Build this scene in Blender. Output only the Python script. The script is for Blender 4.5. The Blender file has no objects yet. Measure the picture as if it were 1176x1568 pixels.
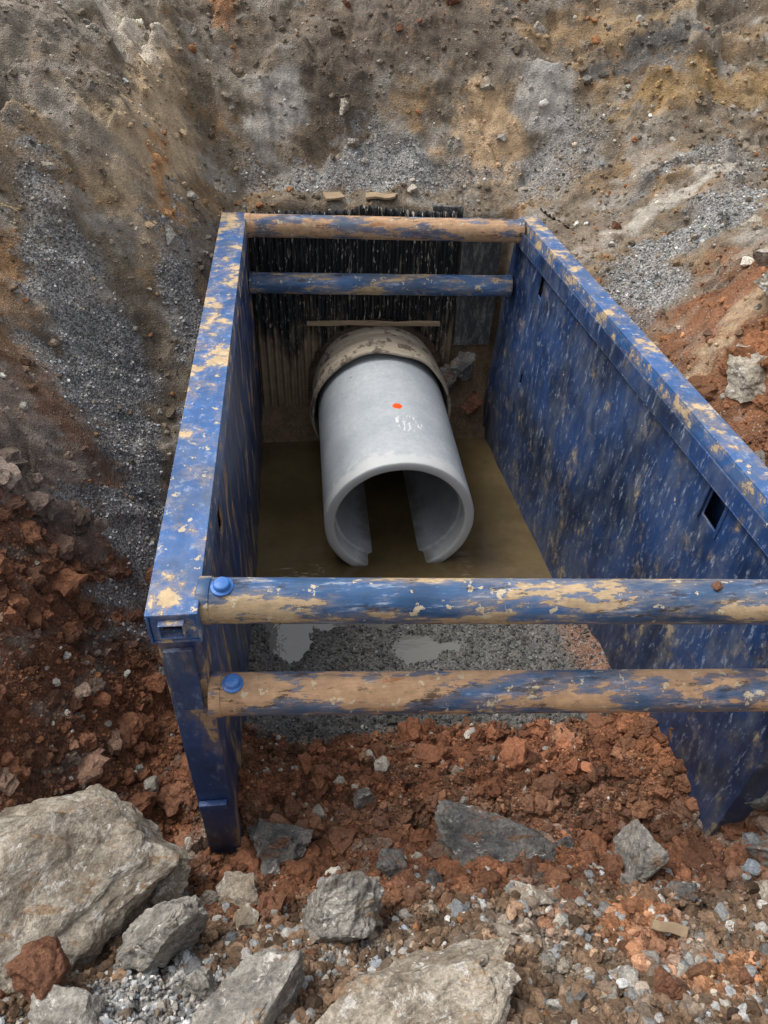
import bpy, bmesh, math, random
import numpy as np
from mathutils import Vector, Matrix, noise as mnoise
rng=np.random.default_rng(7); random.seed(7)
scene=bpy.context.scene
# ---------------------------------------------------------------- helpers
def link(o,parent=None):
    scene.collection.objects.link(o)
    if parent: o.parent=parent
    return o
def empty(name):
    e=bpy.data.objects.new(name,None); e.empty_display_size=.2
    return link(e)
def np_mesh(name,V,F,mat=None,col=None,smooth=False):
    V=np.asarray(V,np.float32); F=np.asarray(F,np.int32)
    me=bpy.data.meshes.new(name); n=F.shape[1]
    me.vertices.add(len(V)); me.vertices.foreach_set('co',V.ravel())
    me.loops.add(F.size); me.loops.foreach_set('vertex_index',F.ravel())
    me.polygons.add(len(F))
    me.polygons.foreach_set('loop_start',np.arange(0,F.size,n,dtype=np.int32))
    me.polygons.foreach_set('loop_total',np.full(len(F),n,np.int32))
    me.polygons.foreach_set('use_smooth',np.full(len(F),smooth,bool))
    me.update(calc_edges=True)
    if col is not None:
        a=me.color_attributes.new('Col','FLOAT_COLOR','POINT')
        c=np.ones((len(V),4),np.float32); c[:,:col.shape[1]]=col
        a.data.foreach_set('color',c.ravel())
    if mat: me.materials.append(mat)
    return bpy.data.objects.new(name,me)
def sstep(x,a,b):
    t=np.clip((x-a)/(b-a),0,1); return t*t*(3-2*t)
_perm=rng.permutation(512); _perm=np.concatenate([_perm,_perm]); _g=rng.random(512)*2*np.pi
def perlin(x,y,seed=0):
    xi=np.floor(x).astype(int); yi=np.floor(y).astype(int); xf=x-xi; yf=y-yi
    def gr(ix,iy,dx,dy):
        h=_perm[(_perm[(ix+seed*37)%512]+iy+seed*11)%512]; a=_g[h]
        return np.cos(a)*dx+np.sin(a)*dy
    u=xf*xf*xf*(xf*(xf*6-15)+10); v=yf*yf*yf*(yf*(yf*6-15)+10)
    a=gr(xi,yi,xf,yf); b=gr(xi+1,yi,xf-1,yf); c=gr(xi,yi+1,xf,yf-1); d=gr(xi+1,yi+1,xf-1,yf-1)
    return ((a*(1-u)+b*u)*(1-v)+(c*(1-u)+d*u)*v)*1.5
def fbm(x,y,wl,oct=4,seed=0,gain=.5):
    s=0;a=1;t=0
    for i in range(oct):
        s=s+a*perlin(x/wl,y/wl,seed+i); t+=a; a*=gain; wl*=.5
    return s/t
def bill(x,y,wl,seed=0): return 1-2*np.abs(perlin(x/wl,y/wl,seed))
_r=rng.random((5,512))
def cells(x,y,seed=0):
    xi=np.floor(x).astype(int); yi=np.floor(y).astype(int)
    best=np.full(x.shape,9.); fac=np.zeros(x.shape); idd=np.zeros(x.shape)
    for i in (-1,0,1):
        for j in (-1,0,1):
            cx=xi+i; cy=yi+j; h=_perm[(_perm[(cx+seed*29)%512]+cy+seed*13)%512]
            px=cx+_r[0][h]; py=cy+_r[1][h]; dx=x-px; dy=y-py; d=dx*dx+dy*dy
            m=d<best; best=np.where(m,d,best)
            fac=np.where(m,(_r[2][h]-.5)+(_r[3][h]-.5)*1.6*dx+(_r[4][h]-.5)*1.6*dy,fac); idd=np.where(m,_r[2][h],idd)
    return fac,1-best,idd
def blur(a,n):
    for _ in range(n):
        a=(np.roll(a,1,0)+2*a+np.roll(a,-1,0))/4; a=(np.roll(a,1,1)+2*a+np.roll(a,-1,1))/4
    return a

# ---------------------------------------------------------------- node helper
class NT:
    def __init__(s,name):
        s.m=bpy.data.materials.new(name); s.m.use_nodes=True; s.t=s.m.node_tree
        s.b=s.t.nodes['Principled BSDF']; s.co=s.t.nodes.new('ShaderNodeTexCoord').outputs['Object']
    def n(s,ty,**k):
        x=s.t.nodes.new(ty)
        for a,v in k.items(): setattr(x,a,v)
        return x
    def L(s,a,b): s.t.links.new(a,b)
    def put(s,sock,v):
        if isinstance(v,bpy.types.NodeSocket): s.L(v,sock)
        else: sock.default_value=v
    def map(s,scale=(1,1,1),rot=(0,0,0),loc=(0,0,0)):
        x=s.n('ShaderNodeMapping'); s.L(s.co,x.inputs[0]); x.inputs['Scale'].default_value=scale
        x.inputs['Rotation'].default_value=rot; x.inputs['Location'].default_value=loc
        return x.outputs[0]
    def noise(s,scale,vec=None,detail=4,rough=.6,dist=0):
        x=s.n('ShaderNodeTexNoise'); s.L(vec or s.co,x.inputs['Vector'])
        x.inputs['Scale'].default_value=scale; x.inputs['Detail'].default_value=detail
        x.inputs['Roughness'].default_value=rough; x.inputs['Distortion'].default_value=dist
        return x.outputs['Fac']
    def vor(s,scale,vec=None):
        x=s.n('ShaderNodeTexVoronoi'); s.L(vec or s.co,x.inputs['Vector']); x.inputs['Scale'].default_value=scale
        return x.outputs['Distance'],x.outputs['Color']
    def ramp(s,f,a,b,lo=0.,hi=1.):
        x=s.n('ShaderNodeMapRange',interpolation_type='SMOOTHSTEP'); s.L(f,x.inputs[0])
        x.inputs[1].default_value=a; x.inputs[2].default_value=b; x.inputs[3].default_value=lo; x.inputs[4].default_value=hi
        return x.outputs[0]
    def math(s,op,a,b=0.):
        x=s.n('ShaderNodeMath',operation=op); s.put(x.inputs[0],a); s.put(x.inputs[1],b); return x.outputs[0]
    def mix(s,f,a,b,mode='MIX'):
        x=s.n('ShaderNodeMix',data_type='RGBA',blend_type=mode)
        s.put(x.inputs[0],f)
        for i,v in ((6,a),(7,b)):
            if isinstance(v,tuple): v=(*v,1) if len(v)==3 else v
            s.put(x.inputs[i],v)
        return x.outputs[2]
    def scalecol(s,c,f):
        x=s.n('ShaderNodeVectorMath',operation='SCALE'); s.put(x.inputs[0],c); s.put(x.inputs['Scale'],f); return x.outputs[0]
    def z(s):
        x=s.n('ShaderNodeSeparateXYZ'); s.L(s.co,x.inputs[0]); return x.outputs
    def fin(s,col,rough=.8,bump=None,bd=.01,bs=.6,spec=.3):
        s.put(s.b.inputs['Base Color'],col if not isinstance(col,tuple) else (*col,1)); s.put(s.b.inputs['Roughness'],rough)
        s.b.inputs['Specular IOR Level'].default_value=spec
        if bump is not None:
            x=s.n('ShaderNodeBump'); x.inputs['Strength'].default_value=bs; x.inputs['Distance'].default_value=bd
            s.L(bump,x.inputs['Height']); s.L(x.outputs[0],s.b.inputs['Normal'])
        return s.m

def paint_mat(name,base,mud,mud_t,mudsc,msc,chip,scuff,scuffsc,dark=.45,rot=(0,0,0),rust=0.0,film=.4,zmud=0.,halo=.3,grime=.6,zdark=0.,far=0.):
    k=NT(name)
    c=k.mix(k.ramp(k.noise(1.6,None,4,.6),.35,.65),tuple(x*dark for x in base),base)
    fl=k.noise(3.0,k.map(scuffsc,rot,(1,4,2)),6,.72)
    c=k.mix(k.ramp(fl,.42,.7,0,film),c,(.15,.17,.20))
    sc=k.noise(13,k.map(scuffsc,rot,(3,1,2)),5,.75)
    c=k.mix(k.ramp(sc,.56,.66,0,scuff),c,(.30,.35,.43))
    mn=k.noise(msc,k.map(mudsc,rot,(5,2,7)),7,.7)
    if zmud: mn=k.math('ADD',mn,k.ramp(k.z()[2],-.4,-2.1,0,zmud))
    if far: mn=k.math('ADD',mn,k.ramp(k.z()[1],2.8,4.4,0,far))
    m1=k.ramp(mn,mud_t,mud_t+.03)
    m2=k.ramp(mn,mud_t-.09,mud_t+.02,0,halo)
    mc=k.mix(k.noise(18,None,4,.7),tuple(x*.55 for x in mud),tuple(min(1,x*1.5) for x in mud))
    c=k.mix(k.math('MAXIMUM',m1,m2),c,mc)
    ch=k.ramp(k.noise(17,k.map((1,1,1),(0,0,0),(9,9,1)),4,.65),chip,chip+.02)
    c=k.mix(ch,c,(.56,.47,.33))
    gn=k.noise(8,k.map(mudsc,rot,(1,6,3)),7,.82)
    c=k.mix(k.ramp(gn,grime,grime+.07,0,.8),c,(.045,.03,.022))
    if rust>0: c=k.mix(k.ramp(gn,.34+rust,.26+rust,0,.8),c,(.33,.13,.05))
    c=k.scalecol(c,k.ramp(sc,.3,.7,.8,1.15))
    if zdark: c=k.mix(k.ramp(k.z()[2],-.5,-1.9,0,zdark),c,(.025,.024,.022))  # top-lit fall-off painted in: panel colour darkens towards the bottom
    h=k.math('ADD',k.math('MULTIPLY',m1,.6),k.math('MULTIPLY',sc,.6))
    return k.fin(c,k.ramp(m1,0,1,.42,.85),h,.004,.7,.45)

m_rail=paint_mat('painted_steel_rail',(.055,.155,.40),(.55,.41,.25),.575,(1,1,1),5.5,.62,.65,(1,.7,1),.7,film=.6,grime=.64,far=.045,rust=.01)
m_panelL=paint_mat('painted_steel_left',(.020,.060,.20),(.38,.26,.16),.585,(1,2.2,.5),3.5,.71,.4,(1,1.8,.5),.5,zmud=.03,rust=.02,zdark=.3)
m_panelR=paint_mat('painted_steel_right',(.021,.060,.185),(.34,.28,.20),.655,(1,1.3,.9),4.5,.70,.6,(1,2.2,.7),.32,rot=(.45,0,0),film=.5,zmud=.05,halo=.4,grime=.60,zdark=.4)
m_barA=paint_mat('painted_bar',(.045,.13,.30),(.45,.33,.2),.535,(.55,1.8,1.8),4,.62,.8,(.35,2,2),.55,film=.7,rust=.03,grime=.56)
m_barB=paint_mat('painted_bar_muddy',(.05,.12,.25),(.46,.29,.17),.475,(.5,1.6,1.6),4,.62,.8,(.35,2,2),.6,rust=.085,film=.7,grime=.555)
m_bolt=paint_mat('bolt_paint',(.05,.2,.6),(.4,.3,.2),.62,(1,1,1),6,.7,.3,(1,1,1),.8,film=.2)

k=NT('pipe_concrete')
a1=k.noise(2.5,None,5,.65); a2=k.noise(30,None,5,.75)
c=k.mix(k.ramp(a1,.3,.7),(.36,.40,.43),(.48,.51,.535))
c=k.scalecol(c,k.ramp(a2,.3,.7,.9,1.07))
c=k.mix(k.ramp(k.noise(6,k.map((1,1,1),(0,0,0),(3,5,1)),5,.7),.67,.69,0,.8),c,(.10,.095,.09))
c=k.mix(k.ramp(k.noise(9,k.map((2.5,1,1),(0,0,0),(7,5,1)),6,.75),.62,.70,0,.6),c,(.7,.7,.68))
xyz=k.z()
def spot(x,y,r,soft):
    dx=k.math('SUBTRACT',xyz[0],x); dy=k.math('SUBTRACT',xyz[1],y)
    d=k.math('SQRT',k.math('ADD',k.math('MULTIPLY',dx,dx),k.math('MULTIPLY',dy,dy)))
    d=k.math('ADD',d,k.math('MULTIPLY',k.math('SUBTRACT',a2,.5),.04))
    return k.math('MULTIPLY',k.ramp(d,r,r-soft),k.ramp(xyz[2],-1.3,-1.25))
edge=k.ramp(k.math('ADD',xyz[1],k.math('MULTIPLY',k.math('SUBTRACT',k.noise(7,None,5,.7),.5),.5)),4.58,4.50,0,.75)
c=k.mix(edge,c,(.60,.61,.60))
low=k.ramp(k.math('ADD',xyz[2],k.math('MULTIPLY',a1,.25)),-1.96,-2.06,0,.75)
c=k.mix(low,c,(.14,.115,.08))
c=k.mix(spot(.71,5.17,.045,.008),c,(.9,.1,.01))
chalk=k.math('MULTIPLY',spot(.77,4.93,.13,.03),k.ramp(k.noise(20,k.map((2.2,.5,1)),2,.7),.56,.60))
c=k.mix(chalk,c,(.75,.77,.77))
m_conc=k.fin(c,.55,k.noise(18,None,7,.72),.0025,.5,.35)

k=NT('sleeve_wood_wrap')
c=k.mix(k.noise(4,k.map((1,10,1)),5,.7),(.20,.155,.11),(.64,.56,.44))
c=k.mix(k.ramp(k.noise(8,None,6,.7),.52,.60),c,(.15,.12,.09))
m_sleeve=k.fin(c,.85,k.noise(25,k.map((1,5,1))),.012)
k=NT('corrugated_sheet'); xyz=k.z()
st=k.noise(6,k.map((5,1,.4)),6,.75)
c=k.mix(k.ramp(st,.58,.64),(.022,.024,.027),(.42,.37,.28))
c=k.mix(k.ramp(k.noise(22,k.map((2.5,1,.5)),4,.7),.60,.65),c,(.66,.61,.5))
mudl=k.ramp(k.math('ADD',xyz[2],k.math('MULTIPLY',k.math('SUBTRACT',k.noise(3,k.map((2,1,.6)),5,.7),.5),2.0)),-.95,-1.45,0,.9)
c=k.mix(mudl,c,k.mix(k.noise(12),(.17,.12,.08),(.46,.36,.25)))
m_sheet=k.fin(c,.45,st,.003,.5)
k=NT('dark_board'); c=k.mix(k.ramp(k.noise(8,k.map((3,1,1)),6,.75),.45,.7),(.06,.065,.07),(.25,.24,.22)); m_board=k.fin(c,.7,k.noise(30),.004)
k=NT('weathered_wood'); c=k.mix(k.noise(10,k.map((1,6,6)),6,.7),(.22,.15,.09),(.5,.38,.25)); m_wood=k.fin(c,.85,k.noise(30,k.map((1,6,6))),.004)
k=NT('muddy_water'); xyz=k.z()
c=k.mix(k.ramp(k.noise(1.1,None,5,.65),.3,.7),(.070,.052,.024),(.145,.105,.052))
c=k.mix(k.ramp(xyz[1],4.1,3.8),c,(.15,.145,.13))  # near puddles greyer: sky reflection and milky silt mixed into the colour
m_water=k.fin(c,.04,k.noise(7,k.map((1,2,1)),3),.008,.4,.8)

k=NT('excavated_soil')
at=k.n('ShaderNodeAttribute',attribute_name='Col'); col=at.outputs['Color']; gv=at.outputs['Alpha']
n1=k.noise(7,None,7,.74); n2=k.noise(60,None,4,.8)
c=k.scalecol(col,k.ramp(n1,.25,.75,.62,1.38))
c=k.scalecol(c,k.ramp(n2,.3,.7,.78,1.22))
n3=k.noise(4.5,k.map((1,1,1),(0,0,0),(4,1,9)),7,.76)
c=k.mix(k.ramp(n3,.57,.66,0,.4),c,(.36,.21,.10))
c=k.mix(k.ramp(n3,.43,.34,0,.35),c,(.40,.385,.36))
vd,vc=k.vor(85); sv=k.n('ShaderNodeSeparateColor'); k.L(vc,sv.inputs[0])
gcol=k.mix(k.ramp(sv.outputs[0],.1,1),(.10,.10,.10),(.46,.46,.45))
c=k.mix(k.math('MULTIPLY',gv,.85),c,gcol)
peb=k.math('MULTIPLY',k.ramp(sv.outputs[1],.93,.95),k.ramp(vd,.5,.35))
c=k.mix(k.math('MULTIPLY',peb,.55),c,(.5,.47,.41))
h=k.math('ADD',k.math('MULTIPLY',n1,1.3),k.math('ADD',k.math('MULTIPLY',vd,-.25),k.math('MULTIPLY',n2,.35)))
m_soil=k.fin(c,k.ramp(n3,.3,.7,.62,.95),h,.026,1,.35)
def attr_mat(name,rough=.85,sc=60,bd=.004):
    k=NT(name); at=k.n('ShaderNodeAttribute',attribute_name='Col'); nn=k.noise(sc,None,4,.75)
    return k.fin(k.scalecol(at.outputs['Color'],k.ramp(nn,.3,.7,.65,1.35)),rough,nn,bd,.8,.25)
m_stone=attr_mat('crushed_stone_mat',.75); m_clod=attr_mat('soil_clod_mat',.88,70,.014)

# ---------------------------------------------------------------- terrain
cp=[]
for X in (-2.6,-1.2,0,1.1,2.2,3.6): cp+=[(X,-1.2,.65),(X,-.4,.3),(X,.3,-.6),(X,.9,-1.17)]
for X in (-.9,-.3,.5,1.3,2.0): cp+=[(X,1.46,-1.6),(X,2.05,-2.02)]
cp+=[(-1.3,1.5,-1.5),(-2.1,1.5,-1.0),(-2.7,2,-.2),(-.75,2.2,-2.0),(-1.1,2.1,-1.8),(-1.6,2.2,-1.0)]
for Y,zs in {2.7:(-2.0,-1.8,-.95,-.2,.6),3.4:(-1.9,-1.55,-.8,0,.9),4.2:(-1.5,-1.15,-.45,.25,1.1),5:(-.9,-.6,-.1,.5,1.2)}.items():
    for X,z in zip((-.7,-1.1,-1.5,-2,-2.6),zs): cp.append((X,Y,z))
cp+=[(-.68,5.8,-.3),(-.85,5.8,0),(-1.18,5.8,.72),(-1.6,5.8,1.05),(-2.4,5.8,1.4),(-.6,6.5,-.08),(-.78,6.7,.15),(-1.05,6.7,.95),(-1.6,6.7,1.4),(-2.4,7,1.6)]
for X in (-.4,.4,1.2,2.0): cp+=[(X,6.55,-.02),(X,6.8,.08),(X,7.2,.8),(X,7.6,1.35),(X,8.2,1.75)]
cp+=[(-1,7.4,1.3),(-1,8.0,1.7)]
for X in (3,4.2): cp+=[(X,6.2,.3),(X,6.6,.5),(X,7.05,.98),(X,7.6,1.4),(X,8.2,1.5)]
cp+=[(2.2,6.3,-.05),(2.2,5.6,-.08),(2.15,5,-.25),(2.25,4.2,-.35),(2.3,3.4,-.2),(2.6,4.5,.0),(2.6,5.2,.0),(3.4,5.6,.42),(2.75,4.1,.45),(2.55,3.4,.15),(3.4,4.2,.9),(3.4,3,.85),(4.2,4.5,1.1),
     (2.5,2.4,-.6),(2.4,1.8,-1.5),(3,1.8,-.6),(2.9,1.0,-1.0)]
cp=np.array(cp,float)
def tpsk(r2): return np.where(r2>0,.5*r2*np.log(np.maximum(r2,1e-12)),0)
n=len(cp); D=((cp[:,None,:2]-cp[None,:,:2])**2).sum(-1)
A=np.zeros((n+3,n+3)); A[:n,:n]=tpsk(D)+np.eye(n)*.003; A[:n,n]=1; A[:n,n+1:]=cp[:,:2]; A[n:,:n]=A[:n,n:].T
W=np.linalg.solve(A,np.concatenate([cp[:,2],[0,0,0]]))
def tps(X,Y):
    z=W[n]+W[n+1]*X+W[n+2]*Y
    for i in range(n): z=z+W[i]*tpsk((X-cp[i,0])**2+(Y-cp[i,1])**2)
    return z
def rinner(Y,z=0.):
    u=(Y-1.8)/4.53
    return 2.19-.34*u+(z/2.2)*(.07+.04*u)
def axis(lo,hi,step,far):
    a=list(np.arange(lo,hi,step)); s=step; p=a[-1]
    while p<far: s*=1.25; p+=s; a.append(p)
    s=step; p=lo; b=[]
    while p>-far: s*=1.25; p-=s; b.append(p)
    return np.array(b[::-1]+a)
xs=axis(-3.0,4.3,.0125,320); ys=axis(.3,8.4,.0125,320)
X,Y=np.meshgrid(xs,ys)
Xc=np.clip(X,-3.6,5.2); Yc=np.clip(Y,-2,9.2)
zo=tps(Xc,Yc)
rim=np.where(X>2.2,1.42,1.42+.33*sstep(-X,-2.2,-1.0)); rim=.65+(rim-.65)*sstep(Y,0,3)
zo=np.where(zo>rim-.1, rim-.1+.1*np.tanh((zo-rim+.1)/.1), zo)
plain=.65+.75*sstep(Y,0,6)+.15*fbm(X,Y,12,3,40)
w=np.maximum.reduce([sstep(-X,2.7,3.6),sstep(X,4.1,5.2),sstep(-Y,.9,1.9),sstep(Y,8.2,9.2)])
zo=zo*(1-w)+plain*w
zi=np.interp(Y,[2.0,2.3,2.65,2.85,3.0,3.3,3.7,3.95,4.3,6.05,6.3,6.5],[-2.0,-1.96,-2.02,-2.12,-2.13,-2.12,-2.14,-2.22,-2.4,-2.4,-2.02,-1.9])
zi=zi+.45*np.exp(-(((X-1.6)/.3)**2+((Y-6.5)/.22)**2))
zi=zi+.14*(np.exp(-((X+.47)/.16)**2)+np.exp(-((X-rinner(Y,-2.1))/.2)**2))*(1-sstep(Y,3.6,4.1))
for (px,py,rx,ry,dp) in ((-.28,3.7,.14,.3,.16),(.84,3.5,.28,.10,.075),(.62,2.86,.5,.06,.06),(1.1,3.25,.16,.07,.045),(.15,3.05,.2,.05,.05)):
    zi=zi-dp*np.exp(-(((X-px+.12*fbm(X,Y,.2,3,55))/rx)**2+((Y-py+.12*fbm(X,Y,.25,3,57))/ry)**2))
inside=sstep(X,-.62,-.56)*(1-sstep(X-rinner(Y),.015,.045))*sstep(Y,2.0,2.3)*(1-sstep(Y,6.53,6.62))
Z=zo*(1-inside)+zi*inside
fine=1-w
rough=fbm(X,Y,1.3,3,3)
wx=X+.10*fbm(X,Y,.25,3,81); wy=Y+.08*fbm(X,Y,.25,3,85)
wall=fine*(1-inside)*sstep(Y,2.6,3.4)
Z=Z+fine*(1-inside)*(.10*fbm(X,Y,.8,3,9)+.035*fbm(X,Y,.3,3,12))
f1,d1,i1=cells(wx/.62,wy/.42,1); f2,d2,i2=cells(wx/.25,wy/.17,2); f3,d3,i3=cells(wx/.09,wy/.065,3)
f1=blur(f1,7); f2=blur(f2,3); f3=blur(f3,2)
bw=wall*np.maximum(sstep(Y,6.75,7.0),np.maximum(1-sstep(X,-1.2,-.8),.6*sstep(X,2.4,2.8)))
rgh=sstep(fbm(X,Y+Z,.9,3,95),-.2,.2)
Z=Z+bw*(.19*f1+(.03+.08*rgh)*f2+(.008+.026*rgh)*f3)
Z=Z+wall*(1-bw)*(.04*f2+.015*f3)
f4,d4,i4=cells(wx/.15,wy/.15,4); f5,d5,i5=cells(wx/.075,wy/.075,5); f6,d6,i6=cells(wx/.035,wy/.035,6)
redl=.7*sstep(-X,.8,1.6)
redz=(1-sstep(Y+.5*rough-redl,2.7,3.6)); rm=sstep(X,2.2,2.4)*(1-sstep(Y+.4*rough,4.3,4.9))*.7
am=fine*np.maximum(redz,rm)*(.6+.7*sstep(fbm(X,Y,.5,2,91),-.2,.2))
am=np.where(inside>.3,np.where(Y<2.78,1.15,.0),am)
Z=Z+am*(.06*np.sqrt(np.clip(d4,0,1))+.06*f4+.034*np.sqrt(np.clip(d5,0,1))+.02*f5+.012*d6-.065)
Z=Z+fine*(1-redz)*(.006+.011*rgh)*bill(X,Y,.05,35)*np.where(inside>.5,.5,1)
Z=Z+inside*.07*fbm(X,Y,.4,3,51)*((Y<4.3)&(Y>2.6))
jm=fine*(1-sstep(inside,.001,.01))*np.where((X>-.85)&(X<2.6)&(Y>1.6)&(Y<6.8),0,1)
Xj=X+jm*.025*fbm(X+Z,Y+Z,.2,3,61); Yj=Y+jm*.03*fbm(X+Z,Y+Z,.2,3,63)

# colours
YZ=Y+Z*.8*(1-inside)
nx=fbm(X,YZ,.7,5,71,.6); ny=fbm(X,YZ,.45,5,75,.65); nd=fbm(X+.3,YZ,.3,6,79,.72)
xw=X+.3*nx+.18*nd; yw=Y+.2*ny
C=np.empty(X.shape+(3,)); C[:]=(.235,.19,.14)
def over(col,a):
    global C
    C=C*(1-a[...,None])+np.array(col)*a[...,None]
def ell(cx,cy,rx,ry,ang=0,soft=.35):
    ca,sa=math.cos(ang),math.sin(ang); dx=xw-cx; dy=yw-cy
    d=np.sqrt(((dx*ca+dy*sa)/rx)**2+((-dx*sa+dy*ca)/ry)**2)
    return np.clip((1-d+.8*nd)/soft,0,1)
over((.38,.24,.12),np.clip((nx+.0)*4,0,.65)*sstep(nd,-.3,.1))
over((.40,.37,.33),np.clip((ny-.05)*4,0,.7))
over((.14,.11,.08),np.clip((-ny-.08)*4,0,.7))
over((.47,.42,.35),bw*np.clip((i2-.75)*6,0,.5)*rgh); over((.14,.11,.08),bw*np.clip((.25-i2)*6,0,.45)*rgh)
red=(1-sstep(yw+.7*nd-redl,2.8,4.1))*(1-inside)
over((.215,.095,.053),red*.92)
over((.12,.062,.04),np.clip(red*(ny*2.5),0,.8))
over((.31,.26,.215),red*np.clip((nd-.12)*4,0,.8))
# back wall
over((.20,.165,.13),ell(1.4,7.5,3.2,.3)*.7)
over((.115,.09,.07),ell(.3,7.2,.38,.28)*.9)
over((.13,.10,.08),ell(.9,7.5,.6,.18)*.6)
over((.60,.43,.27),ell(1.6,6.98,.36,.26)*.9)
over((.42,.28,.15),ell(2.4,7.5,.5,.2)*.6)
over((.40,.26,.12),ell(3.4,6.98,.9,.13,.08)*.75)
over((.10,.10,.10),ell(2.9,7.2,.7,.06,-.05)*.8)
over((.36,.25,.14),ell(3.3,7.4,1.0,.10)*.7)
over((.17,.135,.10),ell(3.4,7.6,1.3,.12)*.8)
over((.50,.48,.45),ell(2.15,7.1,.28,.26)*.75)
over((.50,.48,.45),ell(-.15,7.1,.25,.2)*.6)
over((.48,.46,.43),ell(.75,6.88,.6,.14)*.8)
over((.42,.2,.09),ell(-.55,7.5,.1,.2)*.6)
# left side
over((.60,.46,.31),ell(-1.05,6.25,.3,.85,-.1)*.9)
over((.66,.59,.49),ell(-1.35,6.9,.35,.3)*.85)
over((.50,.27,.12),ell(-.98,5.95,.09,.35)*.8)
over((.27,.235,.195),ell(-1.9,6.1,.5,.7)*.75)
over((.38,.22,.11),ell(-2.0,4.5,.3,.6)*.75)
over((.40,.29,.18),ell(-1.85,5.5,.4,.2)*.7)
over((.17,.14,.115),ell(-.78,5.2,.12,1.2)*.8)
over((.30,.26,.225),ell(-1.6,3.7,.3,.4)*.7)
# right side
over((.255,.115,.058),ell(2.85,3.8,.9,1.1)*.92)
over((.15,.07,.04),ell(2.3,4.6,.25,.7)*.7)
over((.48,.37,.25),ell(2.65,3.95,.3,.2)*.75)
over((.27,.215,.165),ell(2.4,5.9,.4,.3)*.8)
over((.52,.48,.42),ell(3.0,5.95,.7,.14,.3)*.85)
over((.17,.165,.16),ell(2.9,6.25,.5,.08,.3)*.7)
# foreground
fgm=(1-sstep(yw+.3*nd,1.35,1.6))
over((.185,.13,.088),fgm*.9)
over((.33,.30,.26),fgm*np.clip(nd*3,0,.6))
over((.36,.165,.085),ell(1.35,1.25,.35,.2)*.7)
over((.34,.16,.08),ell(1.75,.95,.4,.12)*.6)
# interior
inr=inside*(1-sstep(yw,2.68,2.8))
over((.22,.098,.056),inr); over((.11,.058,.036),np.clip(inr*(ny*3+.2),0,.85)); over((.3,.2,.13),np.clip(inr*(nd-.15)*4,0,.5))
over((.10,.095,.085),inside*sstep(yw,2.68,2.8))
over((.2,.14,.09),inside*sstep(Y,6.0,6.2))
over((.24,.11,.06),inside*(1-sstep(rinner(Y,-2.1)-X,.1,.25))*(1-sstep(Y,3.6,4)))
C=C*(1+(.5*(i5-.5)+.3*(i4-.5))*redz)[...,None]
lum=C.mean(-1,keepdims=True); C=np.clip(.96*(lum+1.08*(C-lum)),.012,.8)
G=np.zeros_like(X)
def addg(a):
    global G
    G=np.maximum(G,a)
addg(ell(-1.50,4.8,.34,.75,.35)); addg(ell(-1.2,3.9,.2,.7,.0)); addg(ell(-.85,5.1,.16,.9,0)); addg(ell(-.92,3.2,.18,.6)*.8)
addg(ell(.6,6.85,1.3,.12)*.8); addg(ell(.75,6.98,.35,.16)*.8); addg(ell(2.25,6.8,.4,.3)*.6)
addg(ell(3.1,5.5,1.1,.28,.42)); addg(ell(2.5,5.1,.3,.4)); addg(ell(3.4,6.35,.7,.15,.1)*.6)
addg(inside*sstep(yw,2.66,2.78)*(1-sstep(Y,4.0,4.3)))
addg(ell(-.75,1.0,.62,.42)); addg(ell(.05,1.25,.4,.15)*.5)
G=np.where((inside>.5)&(Y<2.6),0,G)
sh=X.shape
Vt=np.stack([Xj,Yj,Z],-1).reshape(-1,3)
idx=np.arange(sh[0]*sh[1]).reshape(sh)
F=np.stack([idx[:-1,:-1],idx[:-1,1:],idx[1:,1:],idx[1:,:-1]],-1).reshape(-1,4)
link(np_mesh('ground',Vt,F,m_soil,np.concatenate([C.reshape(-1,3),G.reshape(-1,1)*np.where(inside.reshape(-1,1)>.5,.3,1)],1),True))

# ---------------------------------------------------------------- stones
def ico(sub):
    bm=bmesh.new(); bmesh.ops.create_icosphere(bm,subdivisions=sub,radius=1)
    v=np.array([x.co[:] for x in bm.verts]); f=np.array([[q.index for q in p.verts] for p in bm.faces]); bm.free(); return v,f
def variants(sub,nv,jit,lump=0):
    v,f=ico(sub); out=[]
    for i in range(nv):
        q=v.copy()
        for j in range(7):
            nn_=rng.normal(size=3); nn_/=np.linalg.norm(nn_); d=rng.uniform(.5,.85)
            s=np.maximum(0,q@nn_-d); q-=s[:,None]*nn_
        if lump:
            o=Vector((i*7.3,0,0)); q=np.array([p*(1+lump*(mnoise.noise(Vector(p)*2+o)+.6*abs(mnoise.noise(Vector(p)*5+o))-.3*abs(mnoise.noise(Vector(p)*11+o)))) for p in q])
        q+=rng.normal(size=q.shape)*jit; out.append(q)
    return np.array(out),f
def rotm(nq):
    q=rng.normal(size=(nq,4)); q/=np.linalg.norm(q,axis=1)[:,None]; w_,x,y,z=q.T
    return np.stack([1-2*(y*y+z*z),2*(x*y-z*w_),2*(x*z+y*w_),2*(x*y+z*w_),1-2*(x*x+z*z),2*(y*z-x*w_),2*(x*z-y*w_),2*(y*z+x*w_),1-2*(x*x+y*y)],1).reshape(-1,3,3)
def stones(name,P,S,Cc,mat,sub=1,jit=.08,flat=.7,smooth=False,lump=0):
    vs,f=variants(sub,20,jit,lump); N=len(P)
    v=vs[rng.integers(0,20,N)]
    sc=S[:,None]*rng.uniform(flat,1.3,(N,3))
    v=np.einsum('nij,nkj->nki',rotm(N),v*sc[:,None,:])
    v[:,:,2]*=.85
    v=v+P[:,None,:]; nvv=v.shape[1]
    ff=(f[None]+(np.arange(N)*nvv)[:,None,None]).reshape(-1,3)
    return link(np_mesh(name,v.reshape(-1,3),ff,mat,np.repeat(Cc,nvv,0),smooth))
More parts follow.
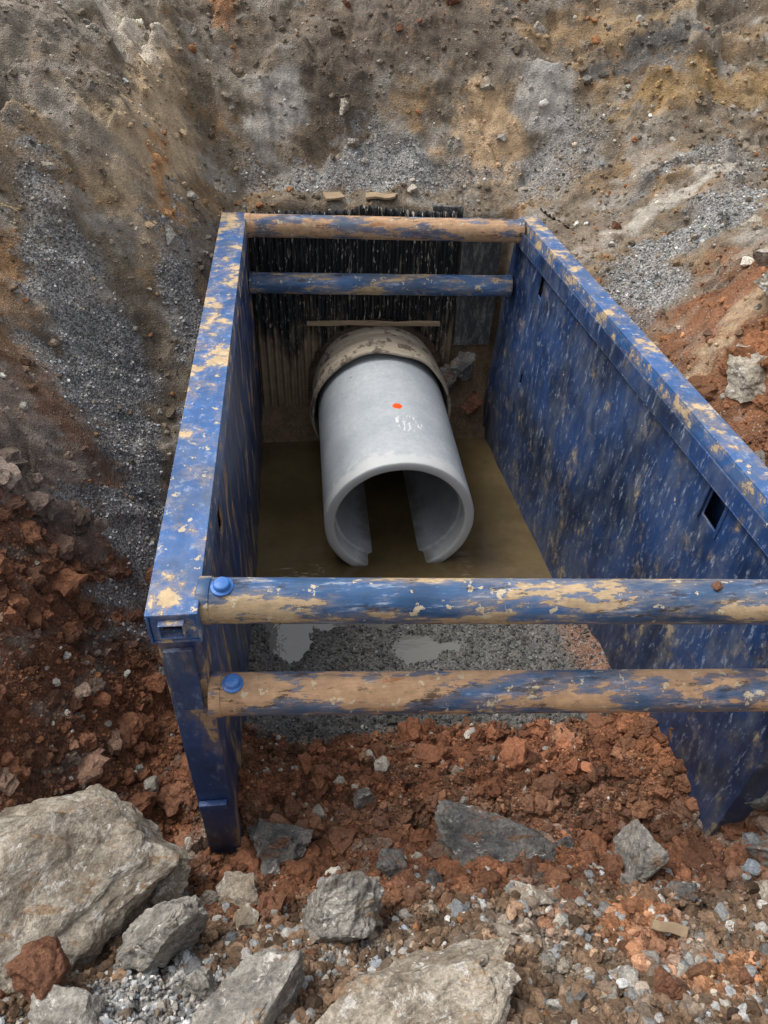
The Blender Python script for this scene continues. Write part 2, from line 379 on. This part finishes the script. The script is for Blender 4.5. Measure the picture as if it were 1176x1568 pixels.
def samp(N,x0,x1,y0,y1):
    x=rng.uniform(x0,x1,N); y=rng.uniform(y0,y1,N)
    i=np.clip(np.searchsorted(ys,y)-1,0,sh[0]-2); j=np.clip(np.searchsorted(xs,x)-1,0,sh[1]-2)
    P=np.stack([Xj[i,j],Yj[i,j],Z[i,j]],1)
    sl=np.maximum(np.abs(Z[i,j+1]-Z[i,j]),np.abs(Z[i+1,j]-Z[i,j]))
    return P,G[i,j],C[i,j],sl,inside[i,j]
def grey(N,mid,sd): return np.exp(rng.normal(math.log(mid),sd,N))[:,None]*(np.array([1,.985,.95])+rng.normal(size=(N,1))*np.array([.05,0,-.06]))
P,g,cc,sl,ins=samp(200000,-2.9,4.2,.4,8.2)
k1=(rng.random(len(P))<g**1.3*.55)&(sl<.05)&(P[:,1]>1.9)&~((ins>.5)&(P[:,2]<-2.172))
Pk=P[k1]; N=len(Pk); S=np.exp(rng.normal(math.log(.0085),.35,N))
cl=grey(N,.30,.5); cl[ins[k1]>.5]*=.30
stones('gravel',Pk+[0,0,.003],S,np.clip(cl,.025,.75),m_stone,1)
P,g,cc,sl,ins=samp(30000,-1.9,2.8,.35,2.0)
k1=(rng.random(len(P))<g**1.2*.9)
Pk=P[k1]; N=len(Pk); S=np.exp(rng.normal(math.log(.0115),.4,N))
stones('crushed_stone',Pk+[0,0,.006],S,np.clip(grey(N,.33,.45),.04,.75),m_stone,1)
P,g,cc,sl,ins=samp(40000,-2.9,4.2,.4,8.0)
d=np.where(P[:,1]<2.9,.9,.34)*np.where(g>.5,.25,1); d=np.where((ins>.5)&(P[:,1]>2.9),.0,d)
k1=(rng.random(len(P))<d)&(sl<.08)
Pk=P[k1]; N=len(Pk); S=np.clip(np.exp(rng.normal(math.log(.012),.55,N)),.004,.05)
br=np.exp(rng.normal(0,.3,N))[:,None]
cl=cc[k1]*br; pale=rng.random(N)<.10; cl[pale]=np.array([.44,.41,.35])*br[pale]; orr=rng.random(N)<.04; cl[orr]=np.array([.36,.17,.08])
stones('soil_clods',Pk,S,np.clip(cl,.02,.75),m_clod,2,.09,.75)
P,g,cc,sl,ins=samp(1700,-1.9,2.9,1.55,3.7)
k1=(g<.4)&((ins<.3)|(P[:,1]<2.75))
Pk=P[k1]; N=len(Pk); S=np.clip(np.exp(rng.normal(math.log(.038),.45,N)),.018,.095)
stones('clay_clods',Pk-[0,0,.005],S,np.clip(cc[k1]*np.exp(rng.normal(0,.25,N))[:,None],.02,.6),m_clod,3,.015,.75,False,.45)
P,g,cc,sl,ins=samp(9000,-1.9,2.9,.4,1.7)
k1=(g<.7)
Pk=P[k1]; N=len(Pk); S=np.clip(np.exp(rng.normal(math.log(.015),.5,N)),.006,.055)
cl=np.where(rng.random((N,1))<.22,grey(N,.33,.4),cc[k1]*np.exp(rng.normal(.05,.35,N))[:,None])
stones('bank_rubble',Pk+[0,0,.003],S,np.clip(cl,.03,.7),m_clod,2,.07,.7)
P,g,cc,sl,ins=samp(75000,-1.9,2.9,.4,3.2)
k1=(g<.6)&((ins<.3)|(P[:,1]<2.8))
Pk=P[k1]; N=len(Pk); S=np.exp(rng.normal(math.log(.0075),.4,N))
stones('soil_crumbs',Pk+[0,0,.003],S,np.clip(cc[k1]*np.exp(rng.normal(.0,.3,N))[:,None],.02,.7),m_clod,1,.1,.75)
def zat(x,y):
    i=int(np.clip(np.searchsorted(ys,y)-1,0,sh[0]-2)); j=int(np.clip(np.searchsorted(xs,x)-1,0,sh[1]-2)); return float(Z[i,j])
# ---------------------------------------------------------------- boulders
def rock_mat(name,a,b,stain=(.36,.22,.11),st=.56,vein=.57):
    k=NT(name); m=k.noise(6,None,7,.75)
    c=k.mix(k.ramp(m,.35,.65),a,b)
    c=k.mix(k.ramp(k.noise(5,k.map((1,2.5,1),(.4,.3,.2),(2,3,4)),7,.75),st,st+.08,0,.75),c,stain)
    c=k.mix(k.ramp(k.noise(8,k.map((1,1,3),(.6,.2,.1),(8,3,4)),6,.8),vein,vein+.05,0,.85),c,(.74,.71,.66))
    fn=k.noise(45,None,5,.8)
    c=k.scalecol(c,k.ramp(fn,.3,.7,.6,1.35))
    return k.fin(c,.85,k.math('ADD',m,k.math('MULTIPLY',fn,.2)),.06,.9)
mr_light=rock_mat('limestone_light',(.21,.20,.18),(.48,.45,.40))
mr_tan=rock_mat('limestone_tan',(.27,.225,.17),(.56,.50,.41),(.38,.23,.12),.55,.55)
mr_dark=rock_mat('limestone_dark',(.10,.10,.10),(.27,.26,.24),(.24,.12,.065),.53,.60)
mr_red=rock_mat('clay_lump_mat',(.16,.07,.04),(.25,.12,.072),(.31,.16,.09),.6,.7)
def boulder(x,y,z,dims,mat,seed,rot=(0,0,0),name='boulder'):
    r=np.random.default_rng(seed); v,f=ico(6 if max(dims)>.35 else (5 if max(dims)>.15 else 4))
    for j in range(13):
        nn_=r.normal(size=3); nn_/=np.linalg.norm(nn_); d=r.uniform(.36,.8)
        s=np.maximum(0,v@nn_-d); v=v-s[:,None]*nn_
    o=Vector((seed*3.1,seed,0)); out=[]
    for p in v:
        q=Vector(p)
        nz=mnoise.fractal(q*1.8+o,.8,2.0,6)*.15+ (abs(mnoise.noise(q*3+o))-.2)*.18 +abs(mnoise.noise(q*8+o))*.06
        out.append(q*(1+nz))
    v=np.array([q[:] for q in out])*np.array(dims)/2*1.25
    R=np.array(Matrix.Rotation(rot[2],3,'Z')@Matrix.Rotation(rot[1],3,'Y')@Matrix.Rotation(rot[0],3,'X'))
    v=v@R.T+np.array([x,y,z])
    return link(np_mesh(name,v,f,mat,None,False))
boulder(-1.22,1.72,-1.36,(1.08,.92,.62),mr_tan,3,(.35,.1,.3))
boulder(-.02,1.42,-1.48,(.42,.34,.48),mr_light,5,(.2,.3,.5))
boulder(.32,.96,-1.17,(.74,.44,.48),mr_tan,8,(.1,-.3,.35))
boulder(-.26,2.0,-1.89,(.34,.3,.38),mr_dark,11,(.3,.2,.1))
boulder(.97,1.83,-1.86,(.66,.36,.30),mr_dark,14,(.2,.1,-.5))
boulder(1.69,1.7,-1.77,(.33,.27,.27),mr_light,17,(.2,.1,.5))
boulder(.2,2.23,-1.91,(.13,.11,.2),mr_light,19)
boulder(-.76,1.37,-1.40,(.36,.3,.42),mr_light,21,(.1,.4,.2))
boulder(-.28,1.03,-1.2,(.58,.42,.36),mr_light,23,(.2,.1,.8))
boulder(-1.13,1.2,-1.2,(.24,.22,.2),mr_red,26,name='clay_lump')
boulder(.33,1.74,-1.78,(.2,.17,.3),mr_dark,29); boulder(.52,1.62,-1.68,(.17,.15,.24),mr_dark,31)
boulder(-.76,1.70,-1.60,(.2,.18,.18),mr_tan,33)
boulder(2.50,3.5,zat(2.5,3.5)+.0,(.34,.34,.24),mr_tan,36,(.2,.4,.1))
boulder(2.72,3.9,zat(2.72,3.9)+.0,(.28,.3,.2),mr_tan,37,(.2,.4,.1)); boulder(2.95,4.3,zat(2.95,4.3),(.3,.24,.2),mr_tan,40,(.2,.4,.1))
boulder(2.3,1.55,-1.55,(.36,.3,.35),mr_dark,38); boulder(2.15,1.35,-1.5,(.26,.22,.2),mr_tan,39); boulder(2.35,1.85,-1.5,(.3,.2,.3),mr_dark,54)
boulder(1.5,6.3,-1.42,(.3,.2,.25),mr_dark,41); boulder(1.32,6.33,-1.6,(.22,.2,.3),mr_dark,43); boulder(1.6,6.2,-1.75,(.26,.2,.2),mr_red,44)
boulder(-.72,6.75,.08,(.22,.2,.18),mr_tan,46)
boulder(.78,1.25,-1.42,(.26,.2,.22),mr_tan,48); boulder(1.2,.98,-1.2,(.12,.1,.12),mr_light,49); boulder(.95,1.5,-1.62,(.16,.14,.14),mr_tan,50)
boulder(-.55,1.15,-1.3,(.14,.12,.12),mr_light,51); boulder(1.25,1.55,-1.66,(.14,.12,.14),mr_red,52); boulder(-.45,1.65,-1.72,(.22,.18,.16),mr_tan,53)
boulder(-1.0,1.02,-1.18,(.3,.24,.2),mr_light,55)
for i in range(70):
    x=random.uniform(-1.6,2.6); y=random.uniform(.8,2.6); s=random.choice([.04,.05,.06,.07,.09,.12])
    if x<-.4 and y>1.9: continue
    boulder(x,y,zat(x,y)+s*.1,(s*1.3,s,s),random.choice([mr_light,mr_tan,mr_tan,mr_dark,mr_red,mr_red]),60+i,(0,0,i),name='loose_stone')
for i in range(40):
    x=random.choice([random.uniform(-2.3,-.8),random.uniform(2.3,3.6),random.uniform(-.5,3.5)]); y=random.uniform(2.8,6.5) if (x<-.75 or x>2.3) else random.uniform(6.7,7.7)
    s=random.choice([.04,.06,.08,.12]); boulder(x,y,zat(x,y)+.01,(s*1.4,s,s),random.choice([mr_light,mr_tan,mr_tan,mr_red]),200+i,(0,.4,i),name='loose_stone')

# ---------------------------------------------------------------- water
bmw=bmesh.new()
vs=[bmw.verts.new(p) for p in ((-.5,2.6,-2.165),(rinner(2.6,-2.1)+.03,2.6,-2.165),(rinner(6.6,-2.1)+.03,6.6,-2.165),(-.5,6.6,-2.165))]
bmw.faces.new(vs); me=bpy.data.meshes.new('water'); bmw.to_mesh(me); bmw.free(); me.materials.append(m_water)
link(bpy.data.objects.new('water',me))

# ---------------------------------------------------------------- trench shield
shield=empty('trench_shield')
def hexa(bm,c):
    v=[bm.verts.new(p) for p in c]
    for f in ((0,3,2,1),(4,5,6,7),(0,1,5,4),(1,2,6,5),(2,3,7,6),(3,0,4,7)): bm.faces.new([v[i] for i in f])
def mapR(u,z,w): return (rinner(1.8+4.53*u,z)+w,1.8+4.53*u-.04*w,z)
def mapL(u,z,w): return (-.475-w,2.0+4.45*u,z)
def pb(bm,mp,u0,u1,z0,z1,w0,w1):
    hexa(bm,[mp(u0,z0,w0),mp(u1,z0,w0),mp(u1,z0,w1),mp(u0,z0,w1),mp(u0,z1,w0),mp(u1,z1,w0),mp(u1,z1,w1),mp(u0,z1,w1)])
def mkobj(name,bm,mat,parent,bev=.005):
    bmesh.ops.recalc_face_normals(bm,faces=bm.faces)
    me=bpy.data.meshes.new(name); bm.to_mesh(me); bm.free(); me.materials.append(mat)
    o=bpy.data.objects.new(name,me); link(o,parent)
    if bev:
        b=o.modifiers.new('bev','BEVEL'); b.width=bev; b.segments=2; b.limit_method='ANGLE'
    return o
def skin_obj(name,mp,w,z0,z1,holes,mat,th):
    us=sorted({0.015,.985,*np.linspace(.015,.985,60),*[h for q in holes for h in q[:2]]}); zs=sorted({z0,z1,*np.linspace(z0,z1,30),*[h for q in holes for h in q[2:]]})
    bm=bmesh.new(); vv={}
    def V(i,j):
        if (i,j) not in vv:
            p=mp(us[i],zs[j],w); b=.016*mnoise.noise(Vector((0,p[1]*1.6,p[2]*1.6)))+.010*mnoise.noise(Vector((3,p[1]*5,p[2]*4)))
            vv[(i,j)]=bm.verts.new((p[0]+b,p[1],p[2]))
        return vv[(i,j)]
    for i in range(len(us)-1):
        for j in range(len(zs)-1):
            um=(us[i]+us[i+1])/2; zm=(zs[j]+zs[j+1])/2
            if any(q[0]<um<q[1] and q[2]<zm<q[3] for q in holes): continue
            f=bm.faces.new([V(i,j),V(i+1,j),V(i+1,j+1),V(i,j+1)]); f.smooth=True
    o=mkobj(name,bm,mat,shield,0)
    s=o.modifiers.new('sol','SOLIDIFY'); s.thickness=th; s.offset=0
    return o
T=.19
bm=bmesh.new()
pb(bm,mapL,0,1,-.012,0,-.012,T); pb(bm,mapL,0,1,-.17,-.0125,-.012,0.0); pb(bm,mapL,0,1,-.17,-.0125,T-.012,T); pb(bm,mapL,.001,1,-.17,-.158,.0005,T-.0125)
pb(bm,mapL,.002,.006,-.157,-.105,.001,T-.013); pb(bm,mapL,.002,.006,-.04,-.013,.001,T-.013)
pb(bm,mapL,.002,.006,-.1045,-.0405,.001,.05); pb(bm,mapL,.002,.006,-.1045,-.0405,.135,T-.013)
for (z0,z1,w0,w1) in ((-.112,-.105,.043,.142),(-.04,-.033,.043,.142),(-.1045,-.0405,.043,.05),(-.1045,-.0405,.135,.142)):
    pb(bm,mapL,-.006,.0015,z0,z1,w0,w1)
mkobj('left_top_rail',bm,m_rail,shield,.003)
bm=bmesh.new()
pb(bm,mapL,0.002,.028,-2.5,-.171,.0,T-.02); pb(bm,mapL,.975,1,-2.5,-.171,.0,T-.01)
pb(bm,mapL,-.004,.0015,-.6,-.2,.03,.15); pb(bm,mapL,-.006,.0015,-1.45,-1.4,.02,.16)
pb(bm,mapL,.0285,.974,-2.5,-2.4,.0,T-.01); pb(bm,mapL,.0285,.974,-2.399,-.171,T-.02,T-.01)
mkobj('left_end_posts',bm,m_panelL,shield,.012)
skin_obj('left_skin',mapL,.016,-2.45,-.165,[(.20,.225,-.42,-.22),(.82,.84,-.42,-.22),(.5,.515,-1.3,-1.15)],m_panelL,.012)
T=.14
bm=bmesh.new()
pb(bm,mapR,0,1,-.014,0,0,T); pb(bm,mapR,0,1,-.17,-.0145,0,.012); pb(bm,mapR,0,1,-.17,-.0145,T-.012,T); pb(bm,mapR,.001,.004,-.157,-.015,.0125,T-.0125)
mkobj('right_top_rail',bm,m_rail,shield,.003)
bm=bmesh.new()
pb(bm,mapR,.0,1,-.175,-.06,-.045,-.035); pb(bm,mapR,.0,1,-.187,-.1755,-.045,.012)
pb(bm,mapR,0.002,.026,-2.5,-.19,-.012,T-.01); pb(bm,mapR,.976,1,-2.5,-.19,-.02,T-.01)
pb(bm,mapR,.0265,.974,-2.5,-2.4,-.005,T-.01); pb(bm,mapR,.0265,.974,-2.399,-.172,T-.02,T-.01)
mkobj('right_end_posts',bm,m_panelR,shield,.006)
skin_obj('right_skin',mapR,.006,-2.45,-.18,[(.212,.244,-.40,-.23),(.836,.856,-.40,-.22),(.836,.846,-1.2,-1.1)],m_panelR,.012)
bm=bmesh.new()
pb(bm,mapR,.246,.251,-.43,-.2,-.012,-.0005); pb(bm,mapR,.205,.21,-.43,-.2,-.012,-.0005)
pb(bm,mapR,.034,.06,-.68,-.44,-.03,-.002)
mkobj('right_pocket_frame',bm,m_panelR,shield,.004)
def lathe(bm,p0,p1,prof,seg=56,smooth=True,close=False,mod=None):
    p0=Vector(p0); ax=(Vector(p1)-p0); ax.normalize()
    a=ax.cross(Vector((0,0,1))).normalized() if abs(ax.z)<.9 else Vector((1,0,0)); b=ax.cross(a)
    rings=[]
    for s,r in prof:
        ring=[]
        for i in range(seg):
            t=2*math.pi*i/seg; rr=r*(1+(mod(s,t) if mod else 0)); ring.append(bm.verts.new(p0+ax*s+(a*math.cos(t)+b*math.sin(t))*rr))
        rings.append(ring)
    pairs=list(zip(rings,rings[1:]))+([(rings[-1],rings[0])] if close else [])
    for A_,B_ in pairs:
        for i in range(seg):
            f=bm.faces.new((A_[i],A_[(i+1)%seg],B_[(i+1)%seg],B_[i])); f.smooth=smooth
def spreader(name,p0,p1,r,mat,bolts=True,sock=.012):
    L_=(Vector(p1)-Vector(p0)).length
    bm=bmesh.new()
    lathe(bm,p0,p1,[(0,.001),(0.0001,r+sock*.4),(.05,r+sock*.4),(.0505,r),(L_*.5,r),(L_-.05,r),(L_-.0495,r+sock*.4),(L_-.0001,r+sock*.4),(L_,.001)])
    ax=(Vector(p1)-Vector(p0)).normalized()
    mkobj(name,bm,mat,shield,.003)
    if bolts:
        for i,s in enumerate((.10,L_-.10)):
            c=Vector(p0)+ax*s+Vector((0,-.012,r-.006)); up=Vector((0,-.15,1)).normalized()
            bm=bmesh.new()
            lathe(bm,c,c+up*.05,[(0,.001),(.0001,.046),(.010,.046),(.012,.034),(.03,.032),(.034,.026),(.035,.001)],24)
            mkobj(name+'_pin_%d'%(i+1),bm,m_bolt,shield,.002)
spreader('upper_spreader_bar',(-.475,2.14,-.075),(2.17,1.95,-.075),.094,m_barA)
spreader('lower_spreader_bar',(-.475,2.03,-.555),(2.15,1.86,-.555),.094,m_barB)
spreader('upper_far_spreader_bar',(-.475,6.36,-.075),(1.845,6.21,-.08),.092,m_barB,False)
spreader('lower_far_spreader_bar',(-.475,6.33,-.56),(1.81,6.21,-.565),.090,m_barA,False)
cl=boulder(1.62,1.985,.022,(.055,.05,.045),mr_red,201,name='clay_on_bar'); cl.parent=shield
# ---------------------------------------------------------------- concrete pipe
bm=bmesh.new(); y0=4.40; R=.595
def wob(s,t): return .0025*math.sin(3*t+s)+ (.006*mnoise.noise(Vector((math.cos(t)*5,math.sin(t)*5,s*3))) if s<.03 else 0)
lathe(bm,(.67,y0,-1.71),(.67,y0+3,-1.71),[(.006,R-.006),(.02,R),(.25,R),(.5,R),(1.0,R),(1.6,R),(2.9,R),(2.9,.49),(1.5,.495),(.30,.495),(.16,.497),(.14,.512),(.012,.516),(.004,.522),(.0,.532),(.0,R-.02)],96,True,True,wob)
mkobj('concrete_pipe',bm,m_conc,None,.002)
bm=bmesh.new(); prof=[]
for i in range(12): prof+=[(i*.045,.655+.012*(i%2)-.004*i),(i*.045+.04,.66+.012*(i%2)-.004*i)]
lathe(bm,(.67,5.93,-1.69),(.67,6.6,-1.69),[(.5,.60),(.0,.635)]+[(s+.003,r) for s,r in prof]+[(.56,.60)],80,False,False,lambda s,t:.03*mnoise.noise(Vector((math.cos(t)*2,math.sin(t)*2,s*5))))
mkobj('pipe_sleeve',bm,m_sleeve,None,.003)
# ---------------------------------------------------------------- corrugated sheet
cxs=np.arange(-.47,1.375,.007); rows=24; V=[];Fc=[]
for i,x in enumerate(cxs):
    ph=(x/.070)%1; wv=np.clip(2.0*math.sin(2*math.pi*ph),-1,1)*.018
    dx=x-.67
    bot=-1.68+math.sqrt(max(0,.68**2-dx*dx)) if abs(dx)<.68 else -2.05
    if abs(dx)<.70: bot=max(bot,-1.95)+.03*mnoise.noise(Vector((x*12,0,0)))
    top=.0+.03*mnoise.noise(Vector((x*3,2,0)))+(.03 if int(x/.45)%2 else 0)
    for j in range(rows+1):
        z=bot+(top-bot)*j/rows
        V.append((x,6.47+wv+.03*mnoise.noise(Vector((x*1.5,z*1.5,0))),z))
for i in range(len(cxs)-1):
    for j in range(rows):
        a=i*(rows+1)+j; Fc.append((a,a+rows+1,a+rows+2,a+1))
sheet=link(np_mesh('corrugated_sheeting',V,Fc,m_sheet,None,True)); s=sheet.modifiers.new('s','SOLIDIFY'); s.thickness=.004
def slab(name,c,d,rot,mat,seed=0):
    bm=bmesh.new(); bmesh.ops.create_cube(bm,size=1); bmesh.ops.subdivide_edges(bm,edges=bm.edges,cuts=5,use_grid_fill=True)
    for v in bm.verts:
        v.co=Vector((v.co.x*d[0],v.co.y*d[1],v.co.z*d[2])); v.co+=Vector((mnoise.noise(v.co*9+Vector((seed,0,0))),mnoise.noise(v.co*9+Vector((0,seed,3))),mnoise.noise(v.co*7+Vector((5,0,seed)))))*.018
    bmesh.ops.transform(bm,matrix=Matrix.Translation(c)@Matrix.Rotation(rot[2],4,'Z')@Matrix.Rotation(rot[1],4,'Y')@Matrix.Rotation(rot[0],4,'X'),verts=bm.verts)
    return mkobj(name,bm,mat,None,.003)
slab('shoring_board',(1.57,6.45,-.66),(.36,.03,1.2),(0,0,0),m_board,1)
slab('wooden_lath',(.62,6.41,-1.0),(1.25,.035,.035),(0,.015,0),m_wood,2)
slab('wood_slab',(.27,6.68,.06),(.16,.12,.02),(.1,.1,.3),m_wood,3); slab('wood_slab',(.68,6.68,.06),(.26,.08,.02),(.1,-.1,-.2),m_wood,4); slab('wood_slab',(1.25,6.52,-.02),(.25,.03,.1),(.1,-.1,-.1),m_board,5)
slab('wood_slab',(1.5,1.2,zat(1.5,1.2)+.03),(.17,.04,.025),(.3,.1,-.3),m_wood,6)
V=[];Fc=[]
for i in range(60):
    for j in range(6):
        t=i/59; V.append((2.04+.34*t+.02*j,6.45-.7*t+.03*j,.03-.1*t-.05*j+.01*math.sin(i*1.4)))
for i in range(59):
    for j in range(5):
        a=i*6+j; Fc.append((a,a+6,a+7,a+1))
link(np_mesh('corrugated_scrap',V,Fc,m_sheet,None,True))
cu=bpy.data.curves.new('dry_straw','CURVE'); cu.dimensions='3D'; cu.bevel_depth=.0025
zz=zat(-1.95,4.95)
for i in range(12):
    sp=cu.splines.new('POLY'); sp.points.add(7); a=random.uniform(-.6,2.2); l=random.uniform(.12,.35); x0=-2.0+random.uniform(-.06,.06); y_0=4.95+random.uniform(-.08,.08); kx=random.uniform(-.1,.1)
    for j in range(8):
        t=j/7; sp.points[j].co=(x0+math.cos(a)*l*t+kx*t*t,y_0+math.sin(a)*l*t*.6,zz+.02+l*.7*math.sin(t*2.4)*.6,1)
k=NT('straw'); ms=k.fin((.42,.33,.18),.8); cu.materials.append(ms); link(bpy.data.objects.new('dry_straw',cu))

# ---------------------------------------------------------------- light
w=bpy.data.worlds.new('World'); scene.world=w; w.use_nodes=True; nt=w.node_tree
el,az=math.radians(62),math.radians(-70)
sky=nt.nodes.new('ShaderNodeTexSky'); sky.sky_type='NISHITA'; sky.sun_disc=False; sky.sun_elevation=el; sky.sun_rotation=az; sky.dust_density=5; sky.air_density=1.3
hs=nt.nodes.new('ShaderNodeHueSaturation'); hs.inputs['Saturation'].default_value=.3; hs.inputs['Value'].default_value=1.25
bg=nt.nodes['Background']; bg.inputs['Strength'].default_value=.15
nt.links.new(sky.outputs[0],hs.inputs['Color']); nt.links.new(hs.outputs[0],bg.inputs['Color'])
sd=bpy.data.lights.new('sun','SUN'); sd.energy=1.5; sd.angle=math.radians(25); sd.color=(1,.96,.9)
so=link(bpy.data.objects.new('sun',sd))
dirv=Vector((math.sin(az)*math.cos(el),math.cos(az)*math.cos(el),math.sin(el)))
so.rotation_euler=dirv.to_track_quat('Z','Y').to_euler()
# ---------------------------------------------------------------- camera
cd=bpy.data.cameras.new('camera'); cam=link(bpy.data.objects.new('camera',cd)); scene.camera=cam
cd.sensor_fit='VERTICAL'; cd.sensor_height=36; cd.lens=36*1150/1568; cd.clip_end=1000; cd.clip_start=.05
h=math.radians(7); p=math.radians(40.5); ro=math.radians(2.3)
F0=Vector((math.sin(h),math.cos(h),0)); R0=Vector((math.cos(h),-math.sin(h),0)); Zv=Vector((0,0,1))
fw=F0*math.cos(p)-Zv*math.sin(p); u0=F0*math.sin(p)+Zv*math.cos(p)
rr=R0*math.cos(ro)+u0*math.sin(ro); uu=u0*math.cos(ro)-R0*math.sin(ro)
M=Matrix((rr,uu,-fw)).transposed().to_4x4(); M.translation=Vector((0,0,2.2)); cam.matrix_world=M
scene.view_settings.view_transform='Standard'; scene.view_settings.look='None'; scene.view_settings.exposure=0
